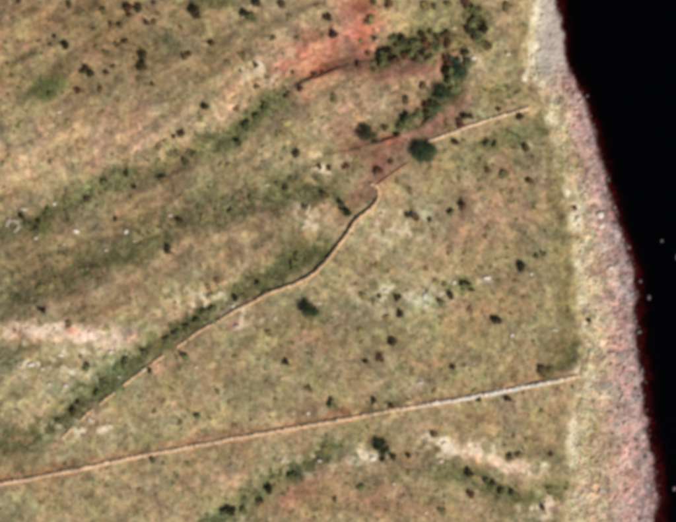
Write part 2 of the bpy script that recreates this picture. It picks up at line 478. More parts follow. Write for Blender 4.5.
# sea: one sheet, the land rises through it
xs = np.array([30, 300, 2000.0]); 
sv = np.array([[30, -2000, 0], [2000, -2000, 0], [2000, 2000, 0], [30, 2000, 0]], float)
sea = link('sea', mesh_np('sea', sv, np.array([[0, 1, 2, 3]]), None, M_WATER), kind='structure', label='black calm sea along the right edge')

# ------------------------------------------------------------------ low plant cover and loose stones (uncountable)
def scatter_px(n, lo=(-10, -10), hi=(686, 532)):
    return rng.uniform(lo[0], hi[0], n), rng.uniform(lo[1], hi[1], n)

def build_tufts(name, px, py, size, nb, tint, flat, **props):
    x, y, z = PN(px, py)
    n = len(px)
    ang = rng.uniform(0, 2 * np.pi, (n, nb)); ln = size[:, None] * rng.uniform(0.5, 1.0, (n, nb))
    up = ln * rng.uniform(flat[0], flat[1], (n, nb))
    wd = ln * rng.uniform(0.22, 0.42, (n, nb))
    bx = x[:, None] + rng.normal(0, 0.25, (n, nb)) * size[:, None]; by = y[:, None] + rng.normal(0, 0.25, (n, nb)) * size[:, None]
    bz = np.repeat(z[:, None], nb, 1) - 0.02
    ca, sa = np.cos(ang), np.sin(ang)
    v0 = np.stack([bx - sa * wd, by + ca * wd, bz + up * 0.25], -1)
    v1 = np.stack([bx + sa * wd, by - ca * wd, bz + up * 0.25], -1)
    v2 = np.stack([bx + ca * ln, by + sa * ln, bz + up], -1)
    V = np.stack([v0, v1, v2], 2).reshape(-1, 3)
    F = np.arange(len(V)).reshape(-1, 3)
    c = tint[:, None, :] * rng.uniform(0.75, 1.2, (n, nb, 1))
    C = np.repeat(c.reshape(-1, 3), 3, 0)
    return link(name, mesh_np(name, V, F, C, M_BLADE), kind='stuff', **props)

# dry grass
px, py = scatter_px(62000)
c, g, sh, se = ground_colour(px, py)
bare = np.maximum(smooth(0.30, 0.42, c.mean(-1)), smooth(1.55, 1.95, c[:, 0] / c[:, 1]))
keep = (sh < 0.25) & (rng.random(len(px)) > 0.75 * bare) & (rng.random(len(px)) < 0.35 + 0.65 * smooth(-0.6, 0.8, fbm(px, py, 12, 3, 205)))
px, py, c, g = px[keep], py[keep], c[keep], g[keep]
straw = np.array((0.34, 0.27, 0.15)); olive = np.array((0.17, 0.165, 0.075))
k = rng.random(len(px))[:, None]
t = c * (0.72 + 0.5 * rng.random((len(px), 1)))
t = np.where(k < 0.22, t * 0.4 + straw * 0.6, np.where(k > 0.8, t * 0.5 + olive * 0.5, t))
build_tufts('dry_grass', px, py, rng.uniform(0.18, 0.5, len(px)), 5, t, (0.3, 0.9), category='grass',
            label='dry straw and olive grass tufts covering the whole hillside')

# green herbs and low scrub along the draws
px, py = scatter_px(120000)
c, g, sh, se = ground_colour(px, py)
clump = smooth(-0.4, 0.9, fbm(px, py, 9, 3, 215))
keep = (sh < 0.3) & (rng.random(len(px)) < (g ** 1.7) * (0.12 + 0.9 * clump) * 0.62 + 0.010)
px, py, c, g = px[keep], py[keep], c[keep], g[keep]
gr = np.array((0.085, 0.092, 0.042)); ol = np.array((0.17, 0.145, 0.072))
k = rng.random((len(px), 1))
t = (gr * k + ol * (1 - k)) * rng.uniform(0.6, 1.3, (len(px), 1))
build_tufts('low_scrub', px, py, rng.uniform(0.25, 0.65, len(px)), 9, t, (0.4, 1.1), category='scrub',
            label='low green scrub and herbs growing along the shallow draws')

ICO = None
def ico():
    global ICO
    if ICO is None:
        bm = bmesh.new(); bmesh.ops.create_icosphere(bm, subdivisions=1, radius=1)
        ICO = (np.array([v.co[:] for v in bm.verts]), np.array([[v.index for v in f.verts] for f in bm.faces])); bm.free()
    return ICO

def build_stones(name, px, py, size, tint, sink=0.25, **props):
    x, y, z = PN(px, py)
    n = len(px); tv, tf = ico(); nv = len(tv)
    sc = size[:, None, None] * rng.uniform(0.6, 1.25, (n, 1, 3)) * np.array((1, 1, 0.62))
    V = tv[None] * sc * rng.uniform(0.72, 1.22, (n, nv, 1))
    a = rng.uniform(0, 6.28, n); ca, sa = np.cos(a)[:, None], np.sin(a)[:, None]
    X = V[..., 0] * ca - V[..., 1] * sa + x[:, None]; Y = V[..., 0] * sa + V[..., 1] * ca + y[:, None]
    Z = V[..., 2] + (z + size * sink)[:, None]
    F = (tf[None] + (np.arange(n) * nv)[:, None, None]).reshape(-1, 3)
    C = np.repeat(tint, nv, 0)
    return link(name, mesh_np(name, np.stack([X, Y, Z], -1).reshape(-1, 3), F, C, M_STONE), kind='stuff', **props)

# shingle between the field edge and the water, some awash
px, py = scatter_px(60000, (520, -10), (690, 532))
c, g, sh, se = ground_colour(px, py)
keep = (sh > 0.5) & (se < 3) & (rng.random(len(px)) < 0.62)
keep &= ~((py < 66) & (rng.random(len(px)) < 0.65))
px, py, c, se = px[keep], py[keep], c[keep], se[keep]
n = len(px)
size = 0.08 + 0.30 * rng.random(n) ** 4.5
size = np.where(rng.random(n) < 0.014, rng.uniform(0.3, 0.6, n), size)
t = np.minimum(c * rng.uniform(0.72, 1.35, (n, 1)), 0.62) * (1 + 0.07 * rng.normal(0, 1, (n, 1)) * np.array((1, -0.3, -0.5)))
t = np.where((se > -1.0)[:, None], np.array((0.16, 0.115, 0.10)) * rng.uniform(0.5, 1.3, (n, 1)), t)
build_stones('shingle', px, py, size, t, category='shingle', label='pinkish grey shingle and cobbles along the waterline')

# weed-covered stones under the shallows
px, py = scatter_px(16000, (545, -10), (700, 532))
c, g, sh, se = ground_colour(px, py)
keep = (se > 0.5) & (se < 34 + 14 * fbm(px, py, 30, 2, 225)) & (rng.random(len(px)) < 0.75)
px, py = px[keep], py[keep]; n = len(px)
t = np.array((0.055, 0.0040, 0.0034)) * rng.uniform(0.15, 1.8, (n, 1))
build_stones('sunken_stones', px, py, rng.uniform(0.12, 0.42, n), t, 0.1, category='stones', label='dark red weedy stones under the shallow water')

# pale rubble on bare patches
px, py = scatter_px(26000)
c, g, sh, se = ground_colour(px, py)
lumc = c.mean(-1)
keep = (sh < 0.5) & (rng.random(len(px)) < 0.025 + 0.6 * smooth(0.30, 0.50, lumc))
px, py, c = px[keep], py[keep], c[keep]; n = len(px)
t = np.minimum(c * 1.15 + 0.06, 0.6) * rng.uniform(0.8, 1.2, (n, 1))
build_stones('field_rubble', px, py, 0.07 + 0.20 * rng.random(n) ** 2.5, t, 0.2, category='rubble', label='scattered pale field stones lying on bare soil')

# ------------------------------------------------------------------ dry-stone walls
BOXV = np.array([(x, y, z) for x in (-1, 1) for y in (-1, 1) for z in (-1, 1)], float) * 0.5
BOXF = np.array([(0, 1, 3, 2), (4, 6, 7, 5), (0, 4, 5, 1), (2, 3, 7, 6), (0, 2, 6, 4), (1, 5, 7, 3)])

def resample(pts, step):
    x, y, z = PN([p[0] for p in pts], [p[1] for p in pts])
    P2 = np.stack([x, y], -1)
    # smooth the traced corners
    for _ in range(2):
        q = [P2[0]]
        for a, b in zip(P2[:-1], P2[1:]): q += [a * 0.75 + b * 0.25, a * 0.25 + b * 0.75]
        q.append(P2[-1]); P2 = np.array(q)
    seg = np.hypot(*(P2[1:] - P2[:-1]).T); s = np.concatenate([[0], np.cumsum(seg)])
    n = int(s[-1] / step); tt = np.linspace(0, s[-1], n + 1)
    X = np.interp(tt, s, P2[:, 0]); Y = np.interp(tt, s, P2[:, 1])
    d = np.gradient(np.stack([X, Y], -1), axis=0); d /= np.linalg.norm(d, axis=1)[:, None]
    return X, Y, d, tt / s[-1]

def stone_wall(pts, hprof, width, seen, label, gaps=()):
    root = link('stone_wall', None, label=label, category='wall', group='dry-stone field walls')
    mid = P(*pts[len(pts) // 2]); root.location = mid; root.empty_display_size = 0.5
    X, Y, d, f = resample(pts, 0.34)
    hh = np.interp(f, np.linspace(0, 1, len(hprof)), hprof) * (1 + 0.10 * fbm(X * 10, Y * 10, 40, 2, 301)) 
    wv = fbm(X * 10, Y * 10, 60, 2, 303) * 0.16 + fbm(X * 10, Y * 10, 14, 2, 305) * 0.06
    tints = [alb(q) for q in seen] if isinstance(seen, list) else [alb(seen)]
    tp = np.linspace(0, 1, len(tints)) if len(tints) > 1 else np.array([0.0])
    TT = np.stack([np.interp(f, tp, [q[j] for q in tints]) for j in range(3)], -1)
    V, F, C = [], [], []; CV, CF, CC = [], [], []
    def put(vl, fl, cl, cx, cy, cz, lx, ly, lz, dx, dy, col):
        v = BOXV * np.array((lx, ly, lz)) + rng.normal(0, 1, (8, 3)) * np.array((lx, ly, lz)) * 0.085
        tilt = rng.normal(0, 0.08)
        v[:, 2] += v[:, 0] * tilt
        wx = cx + v[:, 0] * dx - v[:, 1] * dy; wy = cy + v[:, 0] * dy + v[:, 1] * dx
        o = sum(len(a) for a in vl)
        vl.append(np.stack([wx - mid.x, wy - mid.y, cz + v[:, 2] - mid.z], -1)); fl.append(BOXF + o)
        cl.append(np.repeat(col[None], 8, 0))
    z0 = height(X, Y)
    for i in range(len(X)):
        if any(a < f[i] < b for a, b in gaps) or hh[i] < 0.12: 
            continue
        dx, dy = d[i]; nx, ny = -dy, dx; tint = TT[i]
        rows = max(1, int(round(hh[i] / 0.27)))
        for r in range(rows):
            for side in (-1, 1):
                off = side * (width * (0.34 - 0.035 * r)) + wv[i] + rng.normal(0, 0.025)
                jj = (0.17 if r % 2 else 0) + rng.normal(0, 0.03)
                col = tint * rng.uniform(0.72, 1.22) * (1 + rng.normal(0, 0.05) * np.array((1, 0, -1)))
                put(V, F, C, X[i] + nx * off + dx * jj, Y[i] + ny * off + dy * jj, z0[i] + hh[i] * (r + 0.42) / rows,
                    0.36 * rng.uniform(0.8, 1.15), width * 0.40, hh[i] / rows * 1.04, dx, dy, col)
        col = tint * rng.uniform(0.70, 1.25) * (1 + 0.16 * float(fbm(np.array([X[i] * 10]), np.array([Y[i] * 10]), 35, 2, 307)[0])) * (1 + rng.normal(0, 0.05) * np.array((1, 0, -1)))
        put(CV, CF, CC, X[i] + nx * wv[i], Y[i] + ny * wv[i], z0[i] + hh[i] + 0.05, 0.40 * rng.uniform(0.6, 1.3), width * rng.uniform(0.5, 1.05), 0.11, dx, dy, col)
        # tumbled stones at the foot
        if rng.random() < 0.30:
            off = rng.choice([-1, 1]) * width * rng.uniform(0.6, 1.1)
            s = rng.uniform(0.14, 0.3)
            put(V, F, C, X[i] + nx * off, Y[i] + ny * off, float(height(np.array([X[i] + nx * off]), np.array([Y[i] + ny * off]))[0]) + s * 0.25, s, s, s * 0.7, dx, dy, tint * rng.uniform(0.7, 1.1))
    link('facing_stones', mesh_np('facing_stones', np.concatenate(V), np.concatenate(F), np.concatenate(C), M_STONE), root, kind='stuff')
    link('coping_stones', mesh_np('coping_stones', np.concatenate(CV), np.concatenate(CF), np.concatenate(CC), M_STONE), root, kind='stuff')
    return root

stone_wall(WALL_LONG, [0.2, 0.2, 0.22, 0.2, 0.22, 0.25, 0.25, 0.28, 0.3, 0.32, 0.36, 0.36], 1.05, [(220, 186, 150)] * 8 + [(222, 194, 160), (232, 220, 204), (232, 222, 206), (214, 188, 150)],
           'long straight pale stone wall crossing the lower field to the shore')
stone_wall(WALL_CURVE, [0.13, 0.14, 0.15, 0.15, 0.13, 0.14, 0.15, 0.15, 0.14, 0.15, 0.18, 0.3, 0.45, 0.55, 0.65, 0.7, 0.75, 0.8, 0.8, 0.7, 0.5], 0.78, (220, 184, 142),
           'curving stone wall climbing diagonally through mid-field to a hooked top', gaps=((0.03, 0.06), (0.10, 0.12), (0.165, 0.19), (0.31, 0.345), (0.45, 0.46)))
stone_wall(WALL_UPPER, [0.25, 0.3, 0.26, 0.26, 0.28, 0.25, 0.22], 0.85, (228, 198, 162),
           'short pale stone wall right of the largest tree, ending near the beach')
stone_wall(WALL_STUB, [0.4, 0.3, 0.2], 0.4, (190, 146, 108),
           'faint ruined wall stub between the hooked wall top and the largest tree')

# ------------------------------------------------------------------ plants: prototypes
def leaf_cloud(lobes, n, leaf, seed, squash=1.0):
    r = np.random.default_rng(seed)
    lb = np.array(lobes); wts = lb[:, 3] ** 2; wts /= wts.sum()
    k = r.choice(len(lb), n, p=wts)
    d = r.normal(0, 1, (n, 3)); d /= np.linalg.norm(d, axis=1)[:, None]
    rad = r.random(n) ** 0.42
    p = lb[k, :3] + d * (lb[k, 3] * rad * (1 + 0.12 * r.normal(0, 1, n)))[:, None] * np.array((1, 1, squash))
    p[:, 2] = np.maximum(p[:, 2], 0.04)
    nrm = d * 0.9 + r.normal(0, 0.55, (n, 3)) + np.array((0, 0, 0.45)); nrm /= np.linalg.norm(nrm, axis=1)[:, None]
    a = np.cross(nrm, r.normal(0, 1, (n, 3))); a /= np.linalg.norm(a, axis=1)[:, None]
    b = np.cross(nrm, a)
    s = leaf * r.uniform(0.6, 1.3, (n, 1))
    V = np.stack([p - a * s, p - b * s * 0.55, p + a * s, p + b * s * 0.55], 1).reshape(-1, 3)
    F = np.arange(4 * n).reshape(-1, 4)
    lobe_t = r.uniform(0.6, 1.55, len(lb))[k]  # random tone per lobe; the paler lobes paint in lit highlights
    C = np.repeat((lobe_t * r.uniform(0.65, 1.35, n))[:, None] * np.array((1, 1, 1)), 4, 0)
    hv = r.normal(0, 0.10, (n, 1)); C = C * (1 + np.repeat(hv, 4, 0) * np.array((1, -0.2, -0.6)))
    return V, F, C

def tubes(segs, sides=6):
    V, F = [], []
    for p0, p1, r0, r1 in segs:
        p0 = np.array(p0, float); p1 = np.array(p1, float)
        d = p1 - p0; d /= np.linalg.norm(d)
        a = np.cross(d, (0.3, 0.7, 0.1)); a /= np.linalg.norm(a); b = np.cross(d, a)
        o = sum(len(x) for x in V)
        th = np.linspace(0, 2 * np.pi, sides, endpoint=False)
        ring = np.cos(th)[:, None] * a + np.sin(th)[:, None] * b
        V.append(np.concatenate([p0 + ring * r0, p1 + ring * r1]))
        F.append(np.array([(o + i, o + (i + 1) % sides, o + sides + (i + 1) % sides, o + sides + i) for i in range(sides)]))
    V = np.concatenate(V); F = np.concatenate(F)
    return V, F, np.repeat(np.array([[0.11, 0.085, 0.06]]), len(V), 0)

def shrub_proto(seed):
    r = np.random.default_rng(seed)
    nl = r.integers(4, 8)
    lobes = [(0, 0, 0.42, 0.58)]
    for i in range(nl):
        a = r.uniform(0, 6.28); q = r.uniform(0.3, 0.68)
        lobes.append((math.cos(a) * q, math.sin(a) * q, r.uniform(0.22, 0.62), r.uniform(0.24, 0.46)))
    me_c = mesh_np('shrub_crown', *leaf_cloud(lobes, 620, 0.125, seed), M_LEAF)
    segs = [((0, 0, -0.12), (x * 0.55, y * 0.55, z * 0.9), 0.05, 0.022) for x, y, z, _ in lobes]
    me_s = mesh_np('shrub_stems', *tubes(segs, 5), M_BARK)
    return me_c, me_s
SHRUBS = [shrub_proto(500 + i) for i in range(12)]

TINT = {'D': ((0.046, 0.036, 0.016), 'dark green'), 'R': ((0.10, 0.050, 0.024), 'reddish brown'), 'B': ((0.15, 0.10, 0.046), 'brown'),
        'O': ((0.20, 0.162, 0.068), 'olive'), 'G': ((0.12, 0.126, 0.052), 'green'), 'T': ((0.044, 0.066, 0.034), 'bluish green')}

# x, y, radius (photograph pixels), colour
SH = """19 2 3 B;69 4 4 B;54 36 2.6 D;51 45 3 B;65 46 5.5 D;86 67 4.5 D;89 74 4.5 D;81 71 3 D;103 11 4 O;112 25 4 B;119 25 3.2 B;
94 29 3 O;83 12 3 O;95 46 2.5 O;105 52 4 O;106 72 3.2 R;112 66 3 B;12 75 3 O;7 63 2.5 O;128 6 5.5 R;138 6 5 D;129 15 3.2 R;146 22 3.6 R;153 21 3.8 B;
158 13 2.6 O;193 12 7.5 D;180 27 3 O;166 41 2.6 O;117 45 3.6 B;126 41 4.6 B;143 53 5 D;141 65 6 D;134 59 2.4 O;184 55 4 R;189 53 2.6 R;211 43 4 B;
138 79 2.8 O;152 84 2.6 B;153 2 3 B;257 3 5 D;243 12 4.4 D;251 17 5.5 G;280 3 5 B;289 16 3.6 O;317 5 3.6 O;327 17 5 R;333 34 5 R;273 37 3.6 O;
242 55 4.2 O;255 65 3.4 B;228 62 3 O;267 77 2.6 O;292 72 2.5 R;256 86 3 B;297 38 2.4 O;315 74 3.2 R;322 72 2.6 R;373 1 4 O;388 4 4.4 R;370 19 5 O;
424 7 6 O;433 6 4 O;448 3 4.2 O;360 40 2.6 O;374 38 3 R;421 34 3 D;430 31 3 B;439 37 4.2 B;447 34 3.6 B;447 42 4 R;425 43 5 R;415 43 5 G;401 38 5 D;
393 38 4 G;382 56 6 G;387 50 4.2 D;389 56 4 D;394 60 4.2 R;404 55 3.6 R;415 58 3.4 D;381 63 2.6 D;357 65 3.6 R;431 60 4.6 O;374 69 3.4 O;446 62 4.2 R;
449 78 6.5 G;422 85 3 B;367 53 3 R;464 3 4.4 R;479 21 5 D;483 29 5 D;467 29 3.8 D;472 22 5 G;487 46 3.2 B;506 6 5 O;477 40 5 G;404 45 4.5 G;
77 91 4 R;101 114 4 B;99 89 3 B;20 124 4 O;9 157 4 O;31 143 3.2 O;49 162 2.6 B;18 88 3 O;50 94 3.4 G;66 121 3 O;204 105 4.4 D;200 118 4 O;
181 133 4.5 R;173 136 2.5 D;157 146 4 B;167 143 2.5 O;161 117 2.8 O;119 101 2.4 B;185 162 4 G;193 154 4 G;222 164 3.2 O;217 153 3 O;125 173 3.4 D;
158 161 3 O;236 108 4 B;288 96 4.8 B;300 89 3 R;333 98 4 O;309 115 3 O;296 153 4.6 D;319 166 2.7 D;328 167 2.8 D;265 107 6 G;257 115 5 G;
245 125 6 G;238 142 4.2 G;228 165 4 O;285 122 4 O;278 133 4 O;374 141 3.6 D;384 127 4.2 B;409 119 6 G;402 125 4.6 G;397 135 3.2 R;345 166 4 R;
377 170 5 R;391 161 3.2 R;357 158 3 O;430 167 3.2 O;427 104 4.2 R;449 128 3.6 B;446 121 3 B;405 100 3.2 B;444 151 3 O;464 116 3.2 D;470 116 3 D;
459 123 3.6 R;454 142 4.2 D;518 117 4.4 D;525 147 4.4 B;487 142 4.6 G;494 145 4 G;463 140 3 O;479 118 3 O;498 109 2.8 R;487 170 3 R;
86 198 4.2 B;21 216 4 D;27 225 5 G;34 230 5 G;38 221 3.2 D;47 211 4 G;131 197 3.8 O;134 187 2.6 D;115 219 2.6 D;180 197 3 B;179 220 3.6 D;
202 218 4 O;167 249 4.4 D;140 216 2.8 O;163 178 4.6 B;105 181 5 G;324 195 4.6 B;233 200 4 G;250 198 3.2 G;229 211 3 G;286 188 4.2 G;276 183 3 G;
305 208 3 G;297 256 4.4 G;396 181 3 B;409 190 3.6 B;408 214 3.2 D;414 216 4.6 B;429 219 2.6 D;449 212 4 G;448 252 3 B;434 237 3 B;410 204 2.6 O;
502 175 5.5 O;501 191 3.8 O;529 180 4 R;482 189 4 O;462 206 5 R;459 178 3.2 O;533 210 4 O;487 227 3.2 B;485 236 3 B;514 202 2.5 O;466 243 2.5 B;
464 253 2.4 B;543 254 3.2 G;536 256 3 G;38 287 4.8 O;48 284 4.2 O;54 279 4.2 O;42 310 4 D;81 269 3 G;92 270 3.2 B;99 279 3.2 B;68 323 4 B;105 328 3.6 O;
212 308 4.2 G;204 313 4.6 G;196 320 4.2 G;186 328 4.6 G;176 333 4.6 G;167 340 4.6 G;216 279 4 B;207 287 3.6 B;235 298 3.8 D;258 284 4.4 G;292 267 4 G;
266 292 3.8 B;268 332 3.6 B;397 284 3.2 O;397 297 4 D;400 314 4 D;363 295 4.6 O;386 317 4 O;379 295 2.8 R;393 340 5.5 D;360 330 4 O;361 342 3 O;
425 268 3 B;436 282 4 O;444 284 4 O;441 302 4 G;450 295 4 D;375 265 4 B;374 338 3 O;440 317 3 O;520 266 6 D;464 284 5 G;470 289 3.2 D;
469 309 3.6 B;496 320 4.6 D;502 303 3.4 O;498 281 3 O;515 281 3 B;523 298 2.6 B;568 311 2.8 B;86 367 4 G;97 392 4.2 G;73 411 4.2 D;77 402 3.2 D;58 421 4 G;
103 383 5 G;144 353 5 G;125 362 5.5 G;149 370 3.4 D;185 356 4.6 G;217 391 3.6 B;171 388 2.6 B;197 416 3.2 G;180 422 3.2 B;154 411 3 B;285 361 3.8 D;
308 388 4.2 O;330 404 5 G;266 382 3.2 O;275 399 3 O;235 426 3.8 B;229 401 3.2 B;234 356 3.2 B;379 357 4.6 R;365 361 3.2 D;350 352 3.2 O;400 357 3.2 O;
403 364 2.6 O;411 371 3.6 B;391 374 3 O;373 400 3.8 D;391 405 3.4 R;422 394 3.2 O;434 390 4 O;447 381 3.2 O;452 366 3.2 D;435 434 4.2 B;
514 379 4 B;540 371 5 B;549 373 4.6 O;507 398 4.2 D;478 399 3 D;502 358 3 O;473 391 3 O;523 392 2.6 B;541 410 2.6 B;596 428 3.6 O;
139 491 3.8 B;187 463 3.2 O;152 459 3 G;225 514 5 G;268 488 5 D;260 503 4.2 B;230 511 5.5 D;243 510 4.2 G;292 475 4.6 G;326 449 4.2 O;334 499 3.2 G;
392 456 4.2 D;382 459 3.2 D;360 487 4.4 G;408 456 2.8 D;408 471 3.8 O;378 508 3.6 B;441 510 4.6 O;349 506 3 O;528 440 4 O;518 454 4 B;509 456 4.2 B;
513 435 3 B;468 472 5 D;475 476 4 O;485 480 4.2 G;492 486 5 G;501 490 4.2 G;513 493 4.2 G;549 491 4.6 O;555 497 4 O;542 507 3.6 R;470 494 4.4 R;551 454 2.8 R;574 208 2.6 D;588 320 3 D;410 51 5 G;421 50 4.4 D;436 46 4.2 G;454 61 5 T;453 86 5 G;466 61 5 G;475 32 5 G;477 13 4.6 G;470 9 4.2 G;425 111 4 D;417 114 4.4 G;464 52 4.4 D;445 70 4.4 D;398 44 4.4 G"""
shrubs = []
for rec in SH.replace('\n', '').split(';'):
    a = rec.split(); shrubs.append((float(a[0]), float(a[1]), float(a[2]), a[3]))

# landmarks a viewer can find, used to say which shrub or stone is meant
LM = [('the largest tree', 424, 153), ('the lone mid-field tree', 308, 310), ('the tree below the long wall', 382, 450),
      ('the ring of pale stones', 12, 226), ("the long wall's shore end", 578, 376), ("the upper wall's shore end", 527, 110),
      ('the hooked wall top', 375, 190), ('the big red bare patch', 335, 50), ('the round blackish top-edge shrub', 193, 12),
      ('the green thicket at far left', 48, 87), ('the white soil patch at bottom', 444, 444), ('the brown-crowned tree', 365, 133),
      ('the round dark seaward-field shrub', 520, 266), ('the white boulder on the beach', 600, 216), ('the pale central outcrop', 425, 298),
      ("the long wall's left-edge end", 2, 484), ('the picture\'s lower left corner', 0, 522), ('the picture\'s upper left corner', 0, 0),
      ("the curving wall's lower end", 64, 437), ('the grey shelf on the shore', 548, 40), ('the small wall-hook tree', 345, 211),
      ('the dark red scarp', 310, 78), ('the reddish band at far left', 74, 330), ('the picture\'s lower right corner', 676, 522),
      ('the bluish green gully trees', 448, 92), ('the tall twin shrub', 142, 60), ('the white stones near left edge', 36, 367)]
SPECIAL = {(193, 12): 'large round blackish green shrub at the top edge, left of centre',
           (520, 266): 'round isolated blackish green shrub in the seaward field',
           (143, 53): 'upper of two touching dark shrubs forming a tall pair, upper left field',
           (141, 65): 'lower of two touching dark shrubs forming a tall pair, upper left field'}
SECT = ['right', 'lower right', 'bottom', 'lower left', 'left', 'upper left', 'top', 'upper right']
ORD = ['nearest', 'second nearest', 'third nearest', 'fourth nearest', 'fifth nearest', 'sixth nearest', 'seventh nearest', 'eighth nearest', 'ninth nearest', 'tenth nearest']
def relation(i, pts):
    x, y = pts[i][:2]; best = None
    for name, lx, ly in LM:
        dd = math.hypot(x - lx, y - ly)
        if dd < 5 or dd > 230: continue
        s = int(round(math.atan2(y - ly, x - lx) / (math.pi / 4))) % 8
        rank = 0
        for q in pts:
            d2 = math.hypot(q[0] - lx, q[1] - ly)
            if 3 < d2 < dd and int(round(math.atan2(q[1] - ly, q[0] - lx) / (math.pi / 4))) % 8 == s: rank += 1
        score = rank * 30 + dd
        if rank < 10 and (best is None or score < best[0]): best = (score, name, s, rank)
    _, name, s, rank = best
    where = {'right': 'right of', 'left': 'left of', 'top': 'above', 'bottom': 'below'}.get(SECT[s], SECT[s] + ' of')
    return f'{ORD[rank]} {where} {name}'

def size_word(r): return 'tiny' if r < 2.9 else 'small' if r < 3.9 else 'mid-sized' if r < 4.9 else 'large'

def plant(name, label, cat, group, px, py, meshes, scale, rz, tint):
    o = link(name, None, label=label, category=cat); o.empty_display_size = 0.4
    if group: o['group'] = group
    o.location = P(px, py); o.rotation_euler = (0, 0, rz); o.scale = scale
    for nm, me in meshes:
        c_ = link(nm, me, o)
        c_.color = (*tint, 1)
    return o

used_labels = set()
for i, (x, y, r, kc) in enumerate(shrubs):
    tint, cw = TINT[kc]
    lab = SPECIAL.get((int(x), int(y))) or f'{size_word(r)} {cw} shrub, {relation(i, shrubs)}'
    assert lab not in used_labels, lab
    used_labels.add(lab)
    rm = r * S * 1.2
    tv = random.uniform(0.75, 1.25)
    if (375 < x < 455 and 30 < y < 66) or (395 < x < 470 and 66 < y < 130) or (460 < x < 490 and y < 50): rm *= 1.28
    me_c, me_s = SHRUBS[random.randrange(len(SHRUBS))]
    ex, ey = random.uniform(0.88, 1.15), random.uniform(0.88, 1.15)
    low = 0.5 if (r < 4.1 and kc in 'OB' and y > 100) else 0.72 if kc == 'O' else 1.0
    if r < 4.1 and kc in 'OB': tv *= 1.4 if y > 100 else 0.8
    plant('shrub', lab, 'shrub', 'shrubs dotted over the hillside', x + 0.22 * r, y + 0.20 * r, [('stems', me_s), ('crown', me_c)],
          (rm * ex, rm * ey, rm * low * random.uniform(0.9, 1.25)), random.uniform(0, 6.28), tuple(a * tv for a in tint))

def tree(px, py, r, height_m, tint, label, seed, nleaf):
    """r: crown radius in photograph pixels"""
    q = np.random.default_rng(seed); R = r * S; lobes = []
    zc = height_m - R * 0.75
    lobes.append((0, 0, zc, R * 0.62))
    for i in range(9):
        a = i * 2.4 + q.uniform(-0.4, 0.4); d = R * q.uniform(0.35, 0.72)
        lobes.append((math.cos(a) * d, math.sin(a) * d, zc + R * q.uniform(-0.35, 0.35), R * q.uniform(0.28, 0.46)))
    crown = mesh_np('tree_crown', *leaf_cloud(lobes, nleaf, 0.17, seed, 0.85), M_LEAF)
    fork = (q.uniform(-.15, .15), q.uniform(-.15, .15), max(0.6, zc * 0.45))
    trunk = mesh_np('tree_trunk', *tubes([((0, 0, -0.25), (fork[0] * .5, fork[1] * .5, fork[2] * .5), 0.24, 0.18), ((fork[0] * .5, fork[1] * .5, fork[2] * .5), fork, 0.18, 0.15)], 9), M_BARK)
    limbs = mesh_np('tree_limbs', *tubes([(fork, (lx * 0.8, ly * 0.8, lz), 0.10, 0.03) for lx, ly, lz, _ in lobes[:8]], 6), M_BARK)
    o = plant('tree', label, 'tree', 'trees in the gully and field', px, py, [('trunk', trunk), ('crown', crown)], (1, 1, 1), 0, tint)
    link('limbs', limbs, o.children[0])
    return o

tree(424, 153, 14.0, 5.0, (0.034, 0.052, 0.022), 'largest tree, broad dark green crown at the left end of the upper wall', 901, 3400)
tree(367, 134, 10.5, 4.0, (0.050, 0.050, 0.022), 'brown-crowned rounded tree left of the largest tree across the gully', 902, 1700)
tree(308, 310, 9.5, 3.8, (0.036, 0.046, 0.018), 'lone dark round tree in open field below the curving wall', 903, 1500)
tree(315, 313, 5.2, 2.6, (0.048, 0.070, 0.024), 'smaller green tree crowding the right side of the lone dark tree', 904, 700)
tree(382, 448, 9.8, 3.8, (0.034, 0.044, 0.018), 'spreading dark tree just below the long wall, lower middle', 905, 1500)
tree(347, 213, 5.8, 3.0, (0.026, 0.032, 0.014), 'small blackish tree touching the curving wall left of its hook', 906, 800)
tree(342, 205, 4.2, 2.2, (0.070, 0.066, 0.030), 'thin brownish tree just above left of the small blackish tree', 907, 450)
tree(442, 95, 10.0, 4.0, (0.040, 0.062, 0.030), 'bluish green gully tree nearest above the largest tree', 908, 1200)
tree(435, 107, 8.0, 2.8, (0.060, 0.080, 0.030), 'green gully tree just below left of the bluish green tree', 909, 800)
tree(459, 73, 10.5, 3.8, (0.038, 0.064, 0.033), 'bluish green tree highest up the gully, near its right end', 910, 1300)

# ------------------------------------------------------------------ boulders
def boulder_proto(seed):
    bm = bmesh.new(); bmesh.ops.create_icosphere(bm, subdivisions=3, radius=1)
    r = np.random.default_rng(seed)
    planes = [(Vector(r.normal(0, 1, 3)).normalized(), r.uniform(0.62, 0.9)) for _ in range(9)]
    for v in bm.verts:
        for nn, dd in planes:
            e = v.co.dot(nn) - dd
            if e > 0: v.co -= nn * e * 0.92
    co = np.array([v.co[:] for v in bm.verts])
    nz = fbm(co[:, 0] * 10 + seed, co[:, 1] * 10 + co[:, 2] * 7, 5, 3, seed)
    for v, q in zip(bm.verts, nz): v.co *= 1 + 0.06 * q; v.co.z *= 0.7
    V = np.array([v.co[:] for v in bm.verts]); F = np.array([[x.index for x in f.verts] for f in bm.faces]); bm.free()
    C = np.repeat((1 + 0.12 * nz)[:, None], 3, 1)
    return mesh_np('boulder', V, F, C, M_BOULDER)
BOULDERS = [boulder_proto(700 + i) for i in range(10)]

